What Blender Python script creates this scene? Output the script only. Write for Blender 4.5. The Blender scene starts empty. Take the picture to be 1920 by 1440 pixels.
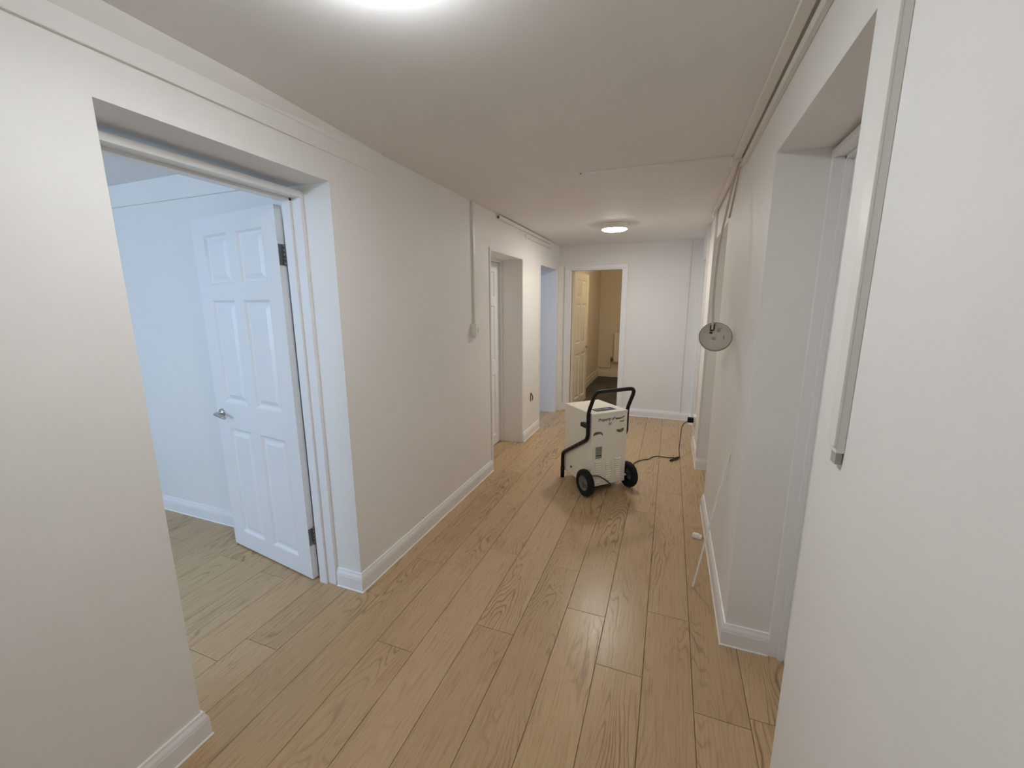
import bpy, bmesh, math, random
from mathutils import Vector, Matrix

C = bpy.context.scene.collection
SC = bpy.context.scene
PI = math.pi
rnd = random.Random(7)

# ------------------------------------------------------------------ camera
YAW, PITCH, ROLL, FPX, CAMZ = 0.363068, 0.190651, -0.003982, 774.36, 1.5
fw = Vector((-math.sin(YAW) * math.cos(PITCH), math.cos(YAW) * math.cos(PITCH), -math.sin(PITCH)))
rt = Vector((math.cos(YAW), math.sin(YAW), 0))
up = rt.cross(fw)
r2 = rt * math.cos(ROLL) + up * math.sin(ROLL)
u2 = -rt * math.sin(ROLL) + up * math.cos(ROLL)
cam = bpy.data.objects.new('camera', bpy.data.cameras.new('camera'))
cam.data.sensor_width = 36.0
cam.data.lens = FPX / 1920 * 36
cam.data.clip_start = 0.02
M = Matrix((r2, u2, -fw)).transposed().to_4x4()
M.translation = (0, 0, CAMZ)
cam.matrix_world = M
C.objects.link(cam)
SC.camera = cam

# ------------------------------------------------------------------ world, exposure, daylight
w = bpy.data.worlds.new('sky')
SC.world = w
w.use_nodes = True
w.node_tree.nodes['Background'].inputs[0].default_value = (0.55, 0.72, 1.0, 1)
w.node_tree.nodes['Background'].inputs[1].default_value = 1.0
SC.view_settings.view_transform = 'Standard'
SC.view_settings.look = 'None'
SC.view_settings.exposure = 0.15
SC.view_settings.gamma = 1.0
SC.view_settings.use_curve_mapping = False
SC.cycles.use_denoising = True
SC.cycles.max_bounces = 14
SC.cycles.diffuse_bounces = 8

LAMP_NEAR = 51.0      # emission of the near ceiling lamp
LAMP_FAR = 98.0
LAMP_BACK = 2.9       # watts, bulb in the carpeted back room


def area(name, loc, direction, sx, sy, power, col):
    l = bpy.data.lights.new(name, 'AREA')
    l.shape = 'RECTANGLE'
    l.size, l.size_y, l.energy, l.color = sx, sy, power, col
    o = bpy.data.objects.new(name, l)
    o.location = loc
    o.rotation_euler = Vector(direction).to_track_quat('-Z', 'Y').to_euler()
    C.objects.link(o)
    return o


DAY = (0.50, 0.71, 1.0)
area('window_daylight', (-3.1, -1.58, 1.45), (0, 1, 0), 1.7, 1.2, 34, DAY)
area('window_daylight', (-4.47, 4.4, 1.45), (1, 0, 0), 1.5, 1.2, 30, (0.30, 0.54, 1.0))

# ------------------------------------------------------------------ materials


def mat(name, col, rough=0.5, metal=0.0, bump=0.0, bscale=200, var=0.0, emit=None, estr=0.0, spec=0.5):
    m = bpy.data.materials.new(name)
    m.use_nodes = True
    nt = m.node_tree
    b = nt.nodes['Principled BSDF']
    b.inputs['Base Color'].default_value = (*col, 1)
    b.inputs['Roughness'].default_value = rough
    b.inputs['Metallic'].default_value = metal
    b.inputs['Specular IOR Level'].default_value = spec
    if emit:
        b.inputs['Emission Color'].default_value = (*emit, 1)
        b.inputs['Emission Strength'].default_value = estr
    tc = nt.nodes.new('ShaderNodeTexCoord')
    if bump:
        n = nt.nodes.new('ShaderNodeTexNoise')
        n.inputs['Scale'].default_value = bscale
        n.inputs['Detail'].default_value = 4
        bp = nt.nodes.new('ShaderNodeBump')
        bp.inputs['Strength'].default_value = bump
        bp.inputs['Distance'].default_value = 0.002
        nt.links.new(tc.outputs['Object'], n.inputs['Vector'])
        nt.links.new(n.outputs['Fac'], bp.inputs['Height'])
        nt.links.new(bp.outputs['Normal'], b.inputs['Normal'])
    if var:
        n = nt.nodes.new('ShaderNodeTexNoise')
        n.inputs['Scale'].default_value = 3.0
        n.inputs['Detail'].default_value = 6
        r = nt.nodes.new('ShaderNodeValToRGB')
        r.color_ramp.elements[0].position = 0.3
        r.color_ramp.elements[1].position = 0.7
        r.color_ramp.elements[0].color = (*[c * (1 - var) for c in col], 1)
        r.color_ramp.elements[1].color = (*[min(1, c * (1 + var)) for c in col], 1)
        nt.links.new(tc.outputs['Object'], n.inputs['Vector'])
        nt.links.new(n.outputs['Fac'], r.inputs['Fac'])
        nt.links.new(r.outputs['Color'], b.inputs['Base Color'])
    return m


WALL = mat('wall_paint', (0.83, 0.815, 0.79), 0.55, bump=0.12, bscale=90, var=0.012)
CEIL = mat('ceiling_paint', (0.82, 0.81, 0.795), 0.7, bump=0.1, bscale=70, var=0.012)
WOOD = mat('white_woodwork', (0.84, 0.835, 0.83), 0.32, bump=0.04, bscale=60)
BEIGE = mat('cream_paint', (0.72, 0.64, 0.50), 0.6, bump=0.1, bscale=90)
PLAST = mat('white_plastic', (0.83, 0.82, 0.79), 0.35, var=0.01)
LID = mat('trunking_plastic', (0.80, 0.78, 0.74), 0.4, var=0.01)
CAULK = mat('sealant', (0.87, 0.85, 0.81), 0.45, var=0.01)
STEEL = mat('brushed_steel', (0.55, 0.54, 0.52), 0.28, 1.0, bump=0.05, bscale=300)
DSTEEL = mat('hinge_steel', (0.30, 0.29, 0.27), 0.35, 1.0, bump=0.05, bscale=300)
BLACK = mat('black_tube', (0.006, 0.006, 0.007), 0.45, var=0.1, spec=0.35)
RUBBER = mat('black_rubber', (0.007, 0.007, 0.008), 0.7, spec=0.3, bump=0.2, bscale=150)
CORD = mat('black_flex', (0.02, 0.018, 0.018), 0.5, var=0.1)
CASE = mat('cream_steel_case', (0.86, 0.835, 0.74), 0.38, bump=0.04, bscale=150, var=0.01)
SLOT = mat('slot_shadow_grey', (0.10, 0.095, 0.08), 0.6, var=0.05)  # paints the shade in slots and openings; bolts and hub caps share it
HUBG = mat('grey_hub', (0.16, 0.16, 0.16), 0.45, var=0.05)
INK = mat('marker_ink', (0.075, 0.06, 0.045), 0.6, var=0.1)
INK2 = mat('faded_ink', (0.20, 0.17, 0.13), 0.6, var=0.1)
SHADEB = mat('subfloor', (0.12, 0.08, 0.05), 0.8, var=0.1)
BRASS = mat('bare_copper_cable', (0.16, 0.10, 0.06), 0.5, var=0.2)
BEIGEC = mat('beige_flex', (0.60, 0.52, 0.42), 0.5, var=0.03)
DISC = mat('dull_plastic', (0.52, 0.47, 0.40), 0.55, var=0.08)
DISCR = mat('grey_rim', (0.30, 0.29, 0.25), 0.5, var=0.05)


def carpet_mat():
    m = mat('dark_carpet', (0.085, 0.075, 0.06), 0.95, bump=0.8, bscale=400, var=0.2)
    return m


CARPET = carpet_mat()
CREAMLIT = mat('cream_warm_lit', (0.76, 0.69, 0.54), 0.4, var=0.01)  # cream of the skirting; on the end door it paints warm light


def oak():
    m = bpy.data.materials.new('oak_plank')
    m.use_nodes = True
    nt = m.node_tree
    N, L = nt.nodes, nt.links
    b = N['Principled BSDF']
    tc = N.new('ShaderNodeTexCoord')
    oi = N.new('ShaderNodeObjectInfo')
    mul = N.new('ShaderNodeMath'); mul.operation = 'MULTIPLY'; mul.inputs[1].default_value = 37.0
    L.new(oi.outputs['Random'], mul.inputs[0])
    cmb = N.new('ShaderNodeCombineXYZ')
    L.new(mul.outputs[0], cmb.inputs[0]); L.new(mul.outputs[0], cmb.inputs[1])
    add = N.new('ShaderNodeVectorMath'); add.operation = 'ADD'
    L.new(tc.outputs['Object'], add.inputs[0]); L.new(cmb.outputs[0], add.inputs[1])

    def scaled(v):
        s = N.new('ShaderNodeVectorMath'); s.operation = 'MULTIPLY'
        s.inputs[1].default_value = v
        L.new(add.outputs[0], s.inputs[0])
        return s.outputs[0]

    def noise(vec, scale, detail, rough=0.5, dist=0.0):
        n = N.new('ShaderNodeTexNoise')
        n.inputs['Scale'].default_value = scale
        n.inputs['Detail'].default_value = detail
        n.inputs['Roughness'].default_value = rough
        n.inputs['Distortion'].default_value = dist
        L.new(vec, n.inputs['Vector'])
        return n.outputs['Fac']

    def math1(op, a, v=None, b2=None):
        k = N.new('ShaderNodeMath'); k.operation = op
        if hasattr(a, 'links'): L.new(a, k.inputs[0])
        else: k.inputs[0].default_value = a
        if b2 is not None: L.new(b2, k.inputs[1])
        elif v is not None: k.inputs[1].default_value = v
        return k.outputs[0]

    def ramp(fac, pts):
        r = N.new('ShaderNodeValToRGB')
        e = r.color_ramp.elements
        e[0].position, e[0].color = pts[0][0], (*pts[0][1], 1)
        e[1].position, e[1].color = pts[1][0], (*pts[1][1], 1)
        for p, c in pts[2:]:
            k = e.new(p); k.color = (*c, 1)
        L.new(fac, r.inputs['Fac'])
        return r.outputs['Color']

    def mix(fac, a, c, mode='MIX'):
        x = N.new('ShaderNodeMix'); x.data_type = 'RGBA'; x.blend_type = mode
        if hasattr(fac, 'links'): L.new(fac, x.inputs[0])
        else: x.inputs[0].default_value = fac
        for i, q in ((6, a), (7, c)):
            if hasattr(q, 'links'): L.new(q, x.inputs[i])
            else: x.inputs[i].default_value = (*q, 1)
        return x.outputs[2]

    # cathedral rings: contour lines of a stretched low-frequency field
    field = noise(scaled((5.2, 0.85, 1)), 1.0, 2.0, 0.45, 0.25)
    wob = noise(scaled((26, 9, 1)), 1.0, 2.0)
    f2 = math1('ADD', math1('MULTIPLY', field, 30.0), b2=math1('MULTIPLY', wob, 0.9))
    ring = math1('FRACT', f2)
    tri = math1('ABSOLUTE', math1('SUBTRACT', ring, 0.5))
    line = math1('SUBTRACT', 1.0, b2=math1('MULTIPLY', tri, 2.0))      # 1 in ring centre
    lw = ramp(line, [(0.60, (0, 0, 0)), (0.96, (1, 1, 1))])
    # rings show strongly only here and there
    where = ramp(noise(scaled((4.0, 1.1, 1)), 1.0, 2.0), [(0.48, (0.10,) * 3), (0.66, (1.0,) * 3)])
    lines = mix(1.0, lw, where, 'MULTIPLY')
    fine = noise(scaled((150, 5.0, 1)), 1.0, 4.0, 0.6)
    pores = ramp(noise(scaled((420, 14, 1)), 1.0, 3.0, 0.6), [(0.56, (0, 0, 0)), (0.78, (1, 1, 1))])
    tone = ramp(fine, [(0.30, (0.450, 0.309, 0.165)), (0.70, (0.550, 0.391, 0.223))])
    pl = ramp(oi.outputs['Random'], [(0.0, (0.92, 0.91, 0.90)), (1.0, (1.05, 1.05, 1.06)), (0.5, (1.0, 0.985, 0.96))])
    base = mix(1.0, tone, pl, 'MULTIPLY')
    base = mix(math1('MULTIPLY', lines, 0.80), base, (0.19, 0.108, 0.052))
    base = mix(math1('MULTIPLY', pores, 0.36), base, (0.26, 0.16, 0.075))
    L.new(base, b.inputs['Base Color'])
    rg = ramp(fine, [(0.3, (0.25,) * 3), (0.7, (0.34,) * 3)])
    L.new(rg, b.inputs['Roughness'])
    b.inputs['Specular IOR Level'].default_value = 0.42
    bp = N.new('ShaderNodeBump')
    bp.inputs['Strength'].default_value = 0.22
    bp.inputs['Distance'].default_value = 0.0012
    h = math1('ADD', fine, b2=math1('MULTIPLY', lines, -0.8))
    L.new(h, bp.inputs['Height'])
    L.new(bp.outputs['Normal'], b.inputs['Normal'])
    return m


OAK = oak()

# ------------------------------------------------------------------ helpers


class MB:
    """collects shapes into one mesh"""

    def __init__(self):
        self.bm = bmesh.new()
        self.mats = []

    def box(self, x0, x1, y0, y1, z0, z1, bev=0.0, seg=2):
        r = bmesh.ops.create_cube(self.bm, size=1.0)
        vs = r['verts']
        for v in vs:
            v.co = ((x0 + x1) / 2 + v.co.x * (x1 - x0), (y0 + y1) / 2 + v.co.y * (y1 - y0), (z0 + z1) / 2 + v.co.z * (z1 - z0))
        if bev:
            es = list({e for v in vs for e in v.link_edges})
            bmesh.ops.bevel(self.bm, geom=es, offset=bev, segments=seg, affect='EDGES', profile=0.5)
        return self

    def faces(self, vs, fs):
        bv = [self.bm.verts.new(v) for v in vs]
        for f in fs:
            try:
                self.bm.faces.new([bv[i] for i in f])
            except ValueError:
                pass
        return self

    def tube(self, pts, r, n=10, caps=True, smooth=0, rads=None):
        pts = [Vector(p) for p in pts]
        if smooth:
            q = []
            P = [2 * pts[0] - pts[1]] + pts + [2 * pts[-1] - pts[-2]]
            for i in range(1, len(P) - 2):
                for k in range(smooth):
                    t = k / smooth
                    a, b, c, d = P[i - 1], P[i], P[i + 1], P[i + 2]
                    q.append(0.5 * (2 * b + (c - a) * t + (2 * a - 5 * b + 4 * c - d) * t * t + (3 * b - a - 3 * c + d) * t ** 3))
            q.append(pts[-1])
            pts = q
        tans = []
        for i in range(len(pts)):
            a = pts[max(0, i - 1)]; b = pts[min(len(pts) - 1, i + 1)]
            tans.append((b - a).normalized())
        ref = Vector((0, 0, 1)) if abs(tans[0].z) < 0.9 else Vector((1, 0, 0))
        nrm = (ref - tans[0] * ref.dot(tans[0])).normalized()
        rings = []
        for i, (p, t) in enumerate(zip(pts, tans)):
            nrm = (nrm - t * nrm.dot(t)).normalized()
            bi = t.cross(nrm)
            rr = rads[i] if rads else r
            rings.append([self.bm.verts.new(p + (nrm * math.cos(2 * PI * k / n) + bi * math.sin(2 * PI * k / n)) * rr) for k in range(n)])
        for a, b in zip(rings, rings[1:]):
            for k in range(n):
                f = self.bm.faces.new((a[k], a[(k + 1) % n], b[(k + 1) % n], b[k]))
                f.smooth = True
        if caps:
            self.bm.faces.new(rings[0][::-1])
            self.bm.faces.new(rings[-1])
        return self

    def lathe(self, prof, mtx=None, n=32, closed=False, smooth=True):
        """prof: (r, z) list, revolved about z, then moved by mtx"""
        mtx = mtx or Matrix()
        rings = []
        for r, z in prof:
            if r < 1e-6:
                rings.append([self.bm.verts.new(mtx @ Vector((0, 0, z)))])
            else:
                rings.append([self.bm.verts.new(mtx @ Vector((r * math.cos(2 * PI * k / n), r * math.sin(2 * PI * k / n), z))) for k in range(n)])
        pairs = list(zip(rings, rings[1:]))
        if closed:
            pairs.append((rings[-1], rings[0]))
        for a, b in pairs:
            for k in range(n):
                k2 = (k + 1) % n
                vs = [a[k % len(a)], a[k2 % len(a)], b[k2 % len(b)], b[k % len(b)]]
                u = []
                for v in vs:
                    if v not in u:
                        u.append(v)
                if len(u) > 2:
                    f = self.bm.faces.new(u)
                    f.smooth = smooth
        return self

    def sweep(self, prof, path, side=1, caps=True):
        """prof: closed (offset, z) section; path: plan points; offset grows to the left (side=1) of travel"""
        P = [Vector((p[0], p[1])) for p in path]
        dirs = [(b - a).normalized() for a, b in zip(P, P[1:])]
        offs = []
        for i in range(len(P)):
            d0 = dirs[max(0, i - 1)]; d1 = dirs[min(len(dirs) - 1, i)]
            n0 = Vector((-d0.y, d0.x)) * side; n1 = Vector((-d1.y, d1.x)) * side
            m = (n0 + n1)
            m = m / m.dot(n0) if m.length > 1e-6 else n0
            offs.append(m)
        rings = [[self.bm.verts.new((p.x + o.x * q[0], p.y + o.y * q[0], q[1])) for q in prof] for p, o in zip(P, offs)]
        k = len(prof)
        for a, b in zip(rings, rings[1:]):
            for i in range(k):
                self.bm.faces.new((a[i], a[(i + 1) % k], b[(i + 1) % k], b[i]))
        if caps:
            self.bm.faces.new(rings[0][::-1]); self.bm.faces.new(rings[-1])
        return self

    def xform(self, m):
        bmesh.ops.transform(self.bm, matrix=m, verts=self.bm.verts)
        return self

    def build(self, name, m, parent=None, kind=None, smooth=None):
        bmesh.ops.recalc_face_normals(self.bm, faces=self.bm.faces)
        me = bpy.data.meshes.new(name)
        self.bm.to_mesh(me)
        self.bm.free()
        for k in (m if isinstance(m, (list, tuple)) else [m]):
            me.materials.append(k)
        o = bpy.data.objects.new(name, me)
        C.objects.link(o)
        if parent:
            o.parent = parent
        if kind:
            o['kind'] = kind
        if smooth:
            me.polygons.foreach_set('use_smooth', [True] * len(me.polygons))
        return o


def box(*a, **k):
    return MB().box(*a, **k)


def tag(o, label, cat=None, group=None, kind=None):
    o['label'] = label
    if cat: o['category'] = cat
    if group: o['group'] = group
    if kind: o['kind'] = kind
    return o


def empty(name, loc, rz=0.0):
    o = bpy.data.objects.new(name, None)
    C.objects.link(o)
    o.location = loc
    o.rotation_euler = (0, 0, rz)
    o.empty_display_size = 0.1
    return o


# ------------------------------------------------------------------ measures (metres, camera at the origin)
CZ = 2.26                      # ceiling
XL, XL2 = -1.45, -1.738         # left wall faces
XR, XR2 = 0.317, 0.58          # right wall faces
YE, YE2 = 5.69, 5.82           # end wall faces
YS = -1.5                      # wall behind the camera
LEFT_OPEN = [(0.735, 1.55, 2.037), (3.31, 4.11, 1.945), (4.75, 5.50, 1.945)]
RIGHT_OPEN = [(1.05, 1.84, 2.028), (3.19, 3.98, 2.03), (4.74, 5.50, 1.99)]


def wall_with_openings(name, x0, x1, ya, yb, ops, label):
    m = MB()
    y = ya
    for a, b, h in ops:
        m.box(x0, x1, y, a, 0, CZ)
        m.box(x0, x1, a, b, h, CZ)
        y = b
    m.box(x0, x1, y, yb, 0, CZ)
    o = m.build(name, WALL, kind='structure')
    o['label'] = label
    return o


wall_with_openings('wall_left', XL2, XL, YS, YE, LEFT_OPEN, 'white painted left corridor wall with three doorways')
wall_with_openings('wall_right', XR, XR2, YS, YE, RIGHT_OPEN, 'white painted right corridor wall with deep doorways')
m = MB()
m.box(XL2, -1.33, YE, YE2, 0, CZ).box(-1.33, -0.60, YE, YE2, 1.965, CZ).box(-0.60, 2.0, YE, YE2, 0, CZ)
m.build('wall_end', WALL, kind='structure')['label'] = 'white end wall of the corridor around the beige room doorway'
box(XL2, XR2, YS - 0.1, YS, 0, CZ).build('wall_behind', WALL, kind='structure')
box(-4.7, 2.2, -1.8, 9.0, CZ, CZ + 0.1).build('ceiling', CEIL, kind='structure')['label'] = 'plain white ceiling over the corridor'

# side room behind the open left door
box(-4.6, XL2, 1.775, 1.88, 0, CZ).build('wall_side_room', WALL, kind='structure')['label'] = 'pale wall seen through the near left doorway'
box(-4.6, -4.5, -1.6, 1.775, 0, CZ).build('wall_side_room_left', WALL, kind='structure')
m = MB()
m.box(-4.6, -4.0, -1.7, -1.6, 0, CZ).box(-2.2, XL2, -1.7, -1.6, 0, CZ).box(-4.0, -2.2, -1.7, -1.6, 0, 0.82).box(-4.0, -2.2, -1.7, -1.6, 2.08, CZ)
m.build('wall_side_room_window', WALL, kind='structure')
# room behind the two far left doorways
m = MB()
m.box(-4.6, -4.5, 1.88, 3.6, 0, CZ).box(-4.6, -4.5, 5.2, 7.0, 0, CZ).box(-4.6, -4.5, 3.6, 5.2, 0, 0.82).box(-4.6, -4.5, 3.6, 5.2, 2.08, CZ)
m.build('wall_far_room_window', WALL, kind='structure')
box(-4.6, -1.90, 7.0, 7.1, 0, CZ).build('wall_far_room', WALL, kind='structure')
box(-1.90, XL2, YE2, 7.1, 0, CZ).build('wall_far_room_right', WALL, kind='structure')
# beige back room
box(-1.50, -1.37, YE2, 8.83, 0, CZ).build('wall_back_room_left', BEIGE, kind='structure')['label'] = 'cream side wall of the carpeted room beyond the end doorway'
box(-1.50, 1.3, 8.70, 8.83, 0, CZ).build('wall_back_room', BEIGE, kind='structure')['label'] = 'cream far wall of the carpeted room beyond the end doorway'
box(1.2, 1.3, YE2, 8.70, 0, CZ).build('wall_back_room_right', BEIGE, kind='structure')

box(0.62, 0.70, YS, YE, 0, CZ).build('light_seal_right', WALL, kind='structure')  # unseen slab added to block sky light leaking past the right doors

# ------------------------------------------------------------------ floor of planks
fl = box(-4.6, 1.3, -1.7, 5.745, -0.05, -0.0085).build('floor', SHADEB, kind='structure')
fl['label'] = 'light oak plank floor of the corridor'
PW, PLN, GAP = 0.19, 1.42, 0.0016
known = {-2: 1.806, -1: 1.525, 0: 1.92, 1: 1.44, -3: 2.11, -4: 1.546, -5: 2.14, -6: 1.30, -7: 1.898, -9: 1.10, -10: 0.968}


def plank_mesh(L):
    mb = MB().box(-PW / 2 + GAP / 2, PW / 2 - GAP / 2, GAP / 2, L - GAP / 2, -0.009, 0.0, bev=0.0)
    es = [e for e in mb.bm.edges if all(v.co.z > -0.001 for v in e.verts)]
    bmesh.ops.bevel(mb.bm, geom=es, offset=0.0012, segments=1, affect='EDGES')
    me = bpy.data.meshes.new('plank')
    bmesh.ops.recalc_face_normals(mb.bm, faces=mb.bm.faces)
    mb.bm.to_mesh(me); mb.bm.free()
    me.materials.append(OAK)
    return me


full = plank_mesh(PLN)
cache = {}
for k in range(-19, 4):
    xc = -0.015 + PW * (k + 0.5)
    j = known.get(k, rnd.uniform(0, PLN))
    y0s = -0.4 if xc > -1.6 else -1.4
    y1s = 5.745 if xc > -1.85 else 1.78
    y = j - PLN * math.ceil((j - y0s) / PLN)
    while y < y1s:
        a, b = max(y, y0s), min(y + PLN, y1s)
        if b - a > 0.03:
            L = round(b - a, 3)
            if abs(L - PLN) < 1e-3:
                me = full
            else:
                me = cache.get(L) or cache.setdefault(L, plank_mesh(L))
            o = bpy.data.objects.new('plank', me)
            C.objects.link(o)
            o.parent = fl
            o.location = (xc, a, 0)
        y += PLN
cp = box(-1.37, 1.2, 5.75, 8.70, -0.05, 0.004).build('floor_back_room', CARPET, kind='structure')
cp['label'] = 'dark carpet of the room beyond the end doorway'
box(-4.5, -1.742, 1.88, 7.0, -0.05, -0.001).build('floor_far_room', CARPET, kind='structure')

# ------------------------------------------------------------------ skirting boards
SK = [(0, 0.004), (0.0165, 0.004), (0.0165, 0.066), (0.0150, 0.071), (0.0150, 0.0745), (0.0130, 0.082), (0.0085, 0.092), (0.0070, 0.100), (0, 0.102)]
BEAD = [(0, 0.0), (0.021, 0.0), (0.0195, 0.003), (0.0155, 0.0065), (0, 0.0065)]


def skirt(name, path, side, label, m=None):
    o = MB().sweep(SK, path, side).build(name, m or WOOD, kind='structure')
    o['label'] = label
    MB().sweep(BEAD, path, side).build('sealant_bead', CAULK, o)
    return o


skirt('baseboard_left', [(XL, YS), (XL, 0.735), (-1.60, 0.735)], -1, 'white skirting board on the near left wall')
skirt('baseboard_left_middle', [(-1.605, 1.55), (XL, 1.55), (XL, 3.285)], -1, 'white skirting board on the long left wall stretch')
skirt('baseboard_left_far', [(XL, 4.137), (XL, 4.723)], -1, 'short white skirting board between the two far left doorways')
skirt('baseboard_end', [(-0.545, YE), (XR, YE)], -1, 'white skirting board along the end wall')
skirt('baseboard_right', [(0.485, 1.84), (XR, 1.84), (XR, 3.19), (0.50, 3.19)], 1, 'white skirting board under the leaning white rod')
skirt('baseboard_right_far', [(0.50, 3.98), (XR, 3.98), (XR, 4.74), (0.50, 4.74)], 1, 'short white skirting board below the black plug')
skirt('baseboard_right_end', [(0.50, 5.50), (XR, 5.50), (XR, YE)], 1, 'last bit of white skirting in the far right corner')
skirt('baseboard_right_near', [(XR, YS), (XR, 1.05), (0.485, 1.05)], 1, 'white skirting board on the near right wall')
skirt('baseboard_side_room', [(XL2, 1.775), (-4.5, 1.775)], 1, 'white skirting board seen through the open left door')
TALL = [(0, 0.004), (0.02, 0.004), (0.02, 0.10), (0.014, 0.115), (0.014, 0.15), (0.008, 0.165), (0, 0.168)]
o = MB().sweep(TALL, [(-1.37, YE2), (-1.37, 8.70), (1.2, 8.70)], -1).build('baseboard_back_room', CREAMLIT, kind='structure')
o['label'] = 'tall cream skirting board in the carpeted room'

# ------------------------------------------------------------------ covings
cove = [(0, 2.155), (0.012, 2.155), (0.014, 2.160), (0.014, 2.214), (0.018, 2.219), (0.052, CZ), (0, CZ)]
mc = MB().sweep(cove, [(XL, YS), (XL, 1.15), (XL, 1.93)], -1)
for v in mc.bm.verts:                                   # skimmed flush towards its far end
    if v.co.y > 1.9:
        v.co.x = XL + (v.co.x - XL) * 0.12
        v.co.z = CZ - (CZ - v.co.z) * (1.0 if v.co.x - XL < 0.003 else 0.6)
tr = mc.build('trim_1', WALL, kind='structure')
tr['label'] = 'flat white coving strip under the ceiling on the near left wall'
cove2 = [(0, 2.13), (0.016, 2.13), (0.018, 2.136), (0.018, CZ), (0, CZ)]
tr = MB().sweep(cove2, [(XL2, 1.775), (-4.5, 1.775)], 1).build('trim_2', WALL, kind='structure')
tr['label'] = 'flat white coving strip in the side room'

# ------------------------------------------------------------------ door frames


def frame_x(name, xa, xb, y0, y1, h, label, stop=None, t=0.026, reb=None):
    """lining in a wall that runs along y; stop=(x0,x1) of the door stop"""
    m = MB()
    m.box(xa, xb, y0 - 0.002, y0 + t, 0, h - t, bev=0.002).box(reb if reb else xa, xb, y1 - t + 0.008, y1 + 0.002, 0, h - t, bev=0.002)
    m.box(xa, xb, y0 - 0.002, y1 + 0.002, h - t, h + 0.002, bev=0.002)
    o = m.build(name, WOOD, kind='structure')
    o['label'] = label
    if stop:
        a, b = stop
        m = MB()
        m.box(a, b, y0 + t, y0 + t + 0.011, 0, h - t, bev=0.0015).box(a, b, y1 - t - 0.004, y1 - t + 0.008, 0, h - t, bev=0.0015)
        m.box(a, b, y0 + t, y1 - t + 0.008, h - t - 0.012, h - t, bev=0.0015)
        m.build('door_stop', WOOD, o)
    return o


def surround_x(name, x, y0, y1, h, wd, th, label, sgn=1):
    """thin flat surround on the wall face"""
    xa, xb = (x, x + th) if sgn > 0 else (x - th, x)
    m = MB()
    m.box(xa, xb, y0 - wd, y0, 0, h + wd, bev=0.002).box(xa, xb, y1, y1 + wd, 0, h + wd, bev=0.002)
    m.box(xa, xb, y0, y1, h, h + wd, bev=0.002)
    o = m.build(name, WOOD, kind='structure')
    o['label'] = label
    return o


frame_x('trim_3', -1.736, -1.61, 0.735, 1.55, 2.008, 'white timber frame of the near left doorway', stop=(-1.713, -1.665), reb=-1.713)
surround_x('trim_4', XL, 3.31, 4.11, 1.945, 0.024, 0.009, 'thin white surround of the middle left doorway')
surround_x('trim_5', XL, 4.75, 5.50, 1.945, 0.022, 0.009, 'thin white surround of the far left doorway')
frame_x('trim_6', -1.74, -1.665, 3.31, 4.11, 1.945, 'white frame of the closed middle left door')
frame_x('trim_7', 0.485, XR2 + 0.005, 1.05, 1.84, 2.015, 'white frame of the near right doorway', stop=(0.52, 0.54))
frame_x('trim_8', 0.495, XR2 + 0.005, 3.19, 3.98, 2.03, 'white frame of the middle right doorway')
frame_x('trim_9', 0.495, XR2 + 0.005, 4.74, 5.50, 1.99, 'white frame of the far right doorway')
# end doorway: lining + architrave
m = MB()
X0, X1, H = -1.33, -0.60, 1.965
m.box(X0 - 0.002, X0 + 0.022, YE - 0.004, YE2, 0, H - 0.02, bev=0.002).box(X1 - 0.022, X1 + 0.002, YE - 0.004, YE2, 0, H - 0.02, bev=0.002)
m.box(X0 - 0.002, X1 + 0.002, YE - 0.004, YE2, H - 0.022, H + 0.002, bev=0.002)
o = m.build('trim_10', WOOD, kind='structure')
o['label'] = 'white frame of the end doorway'
m = MB()
for a, b in ((X0 - 0.05, X0 + 0.008), (X1 - 0.008, X1 + 0.05)):
    m.box(a, b, YE - 0.014, YE, 0, H - 0.008, bev=0.003)
m.box(X0 - 0.05, X1 + 0.05, YE - 0.014, YE, H - 0.008, H + 0.045, bev=0.004)
m.build('architrave', WOOD, o)
box(X0 + 0.022, X0 + 0.034, YE + 0.03, YE + 0.06, 0, H - 0.022).build('door_stop', WOOD, o)
# boxed pipe in the corner beside the end doorway
bx = MB().box(XL, XL + 0.062, YE - 0.075, YE, 0, 2.0, bev=0.003).build('trim_11', WALL, kind='structure')
bx['label'] = 'boxed-in pipe in the corner left of the end doorway'
skirt_o = MB().sweep(SK, [(XL + 0.062, YE - 0.075), (XL + 0.062, YE)], -1).build('skirting', WOOD, bx)

# ------------------------------------------------------------------ panelled doors


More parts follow.
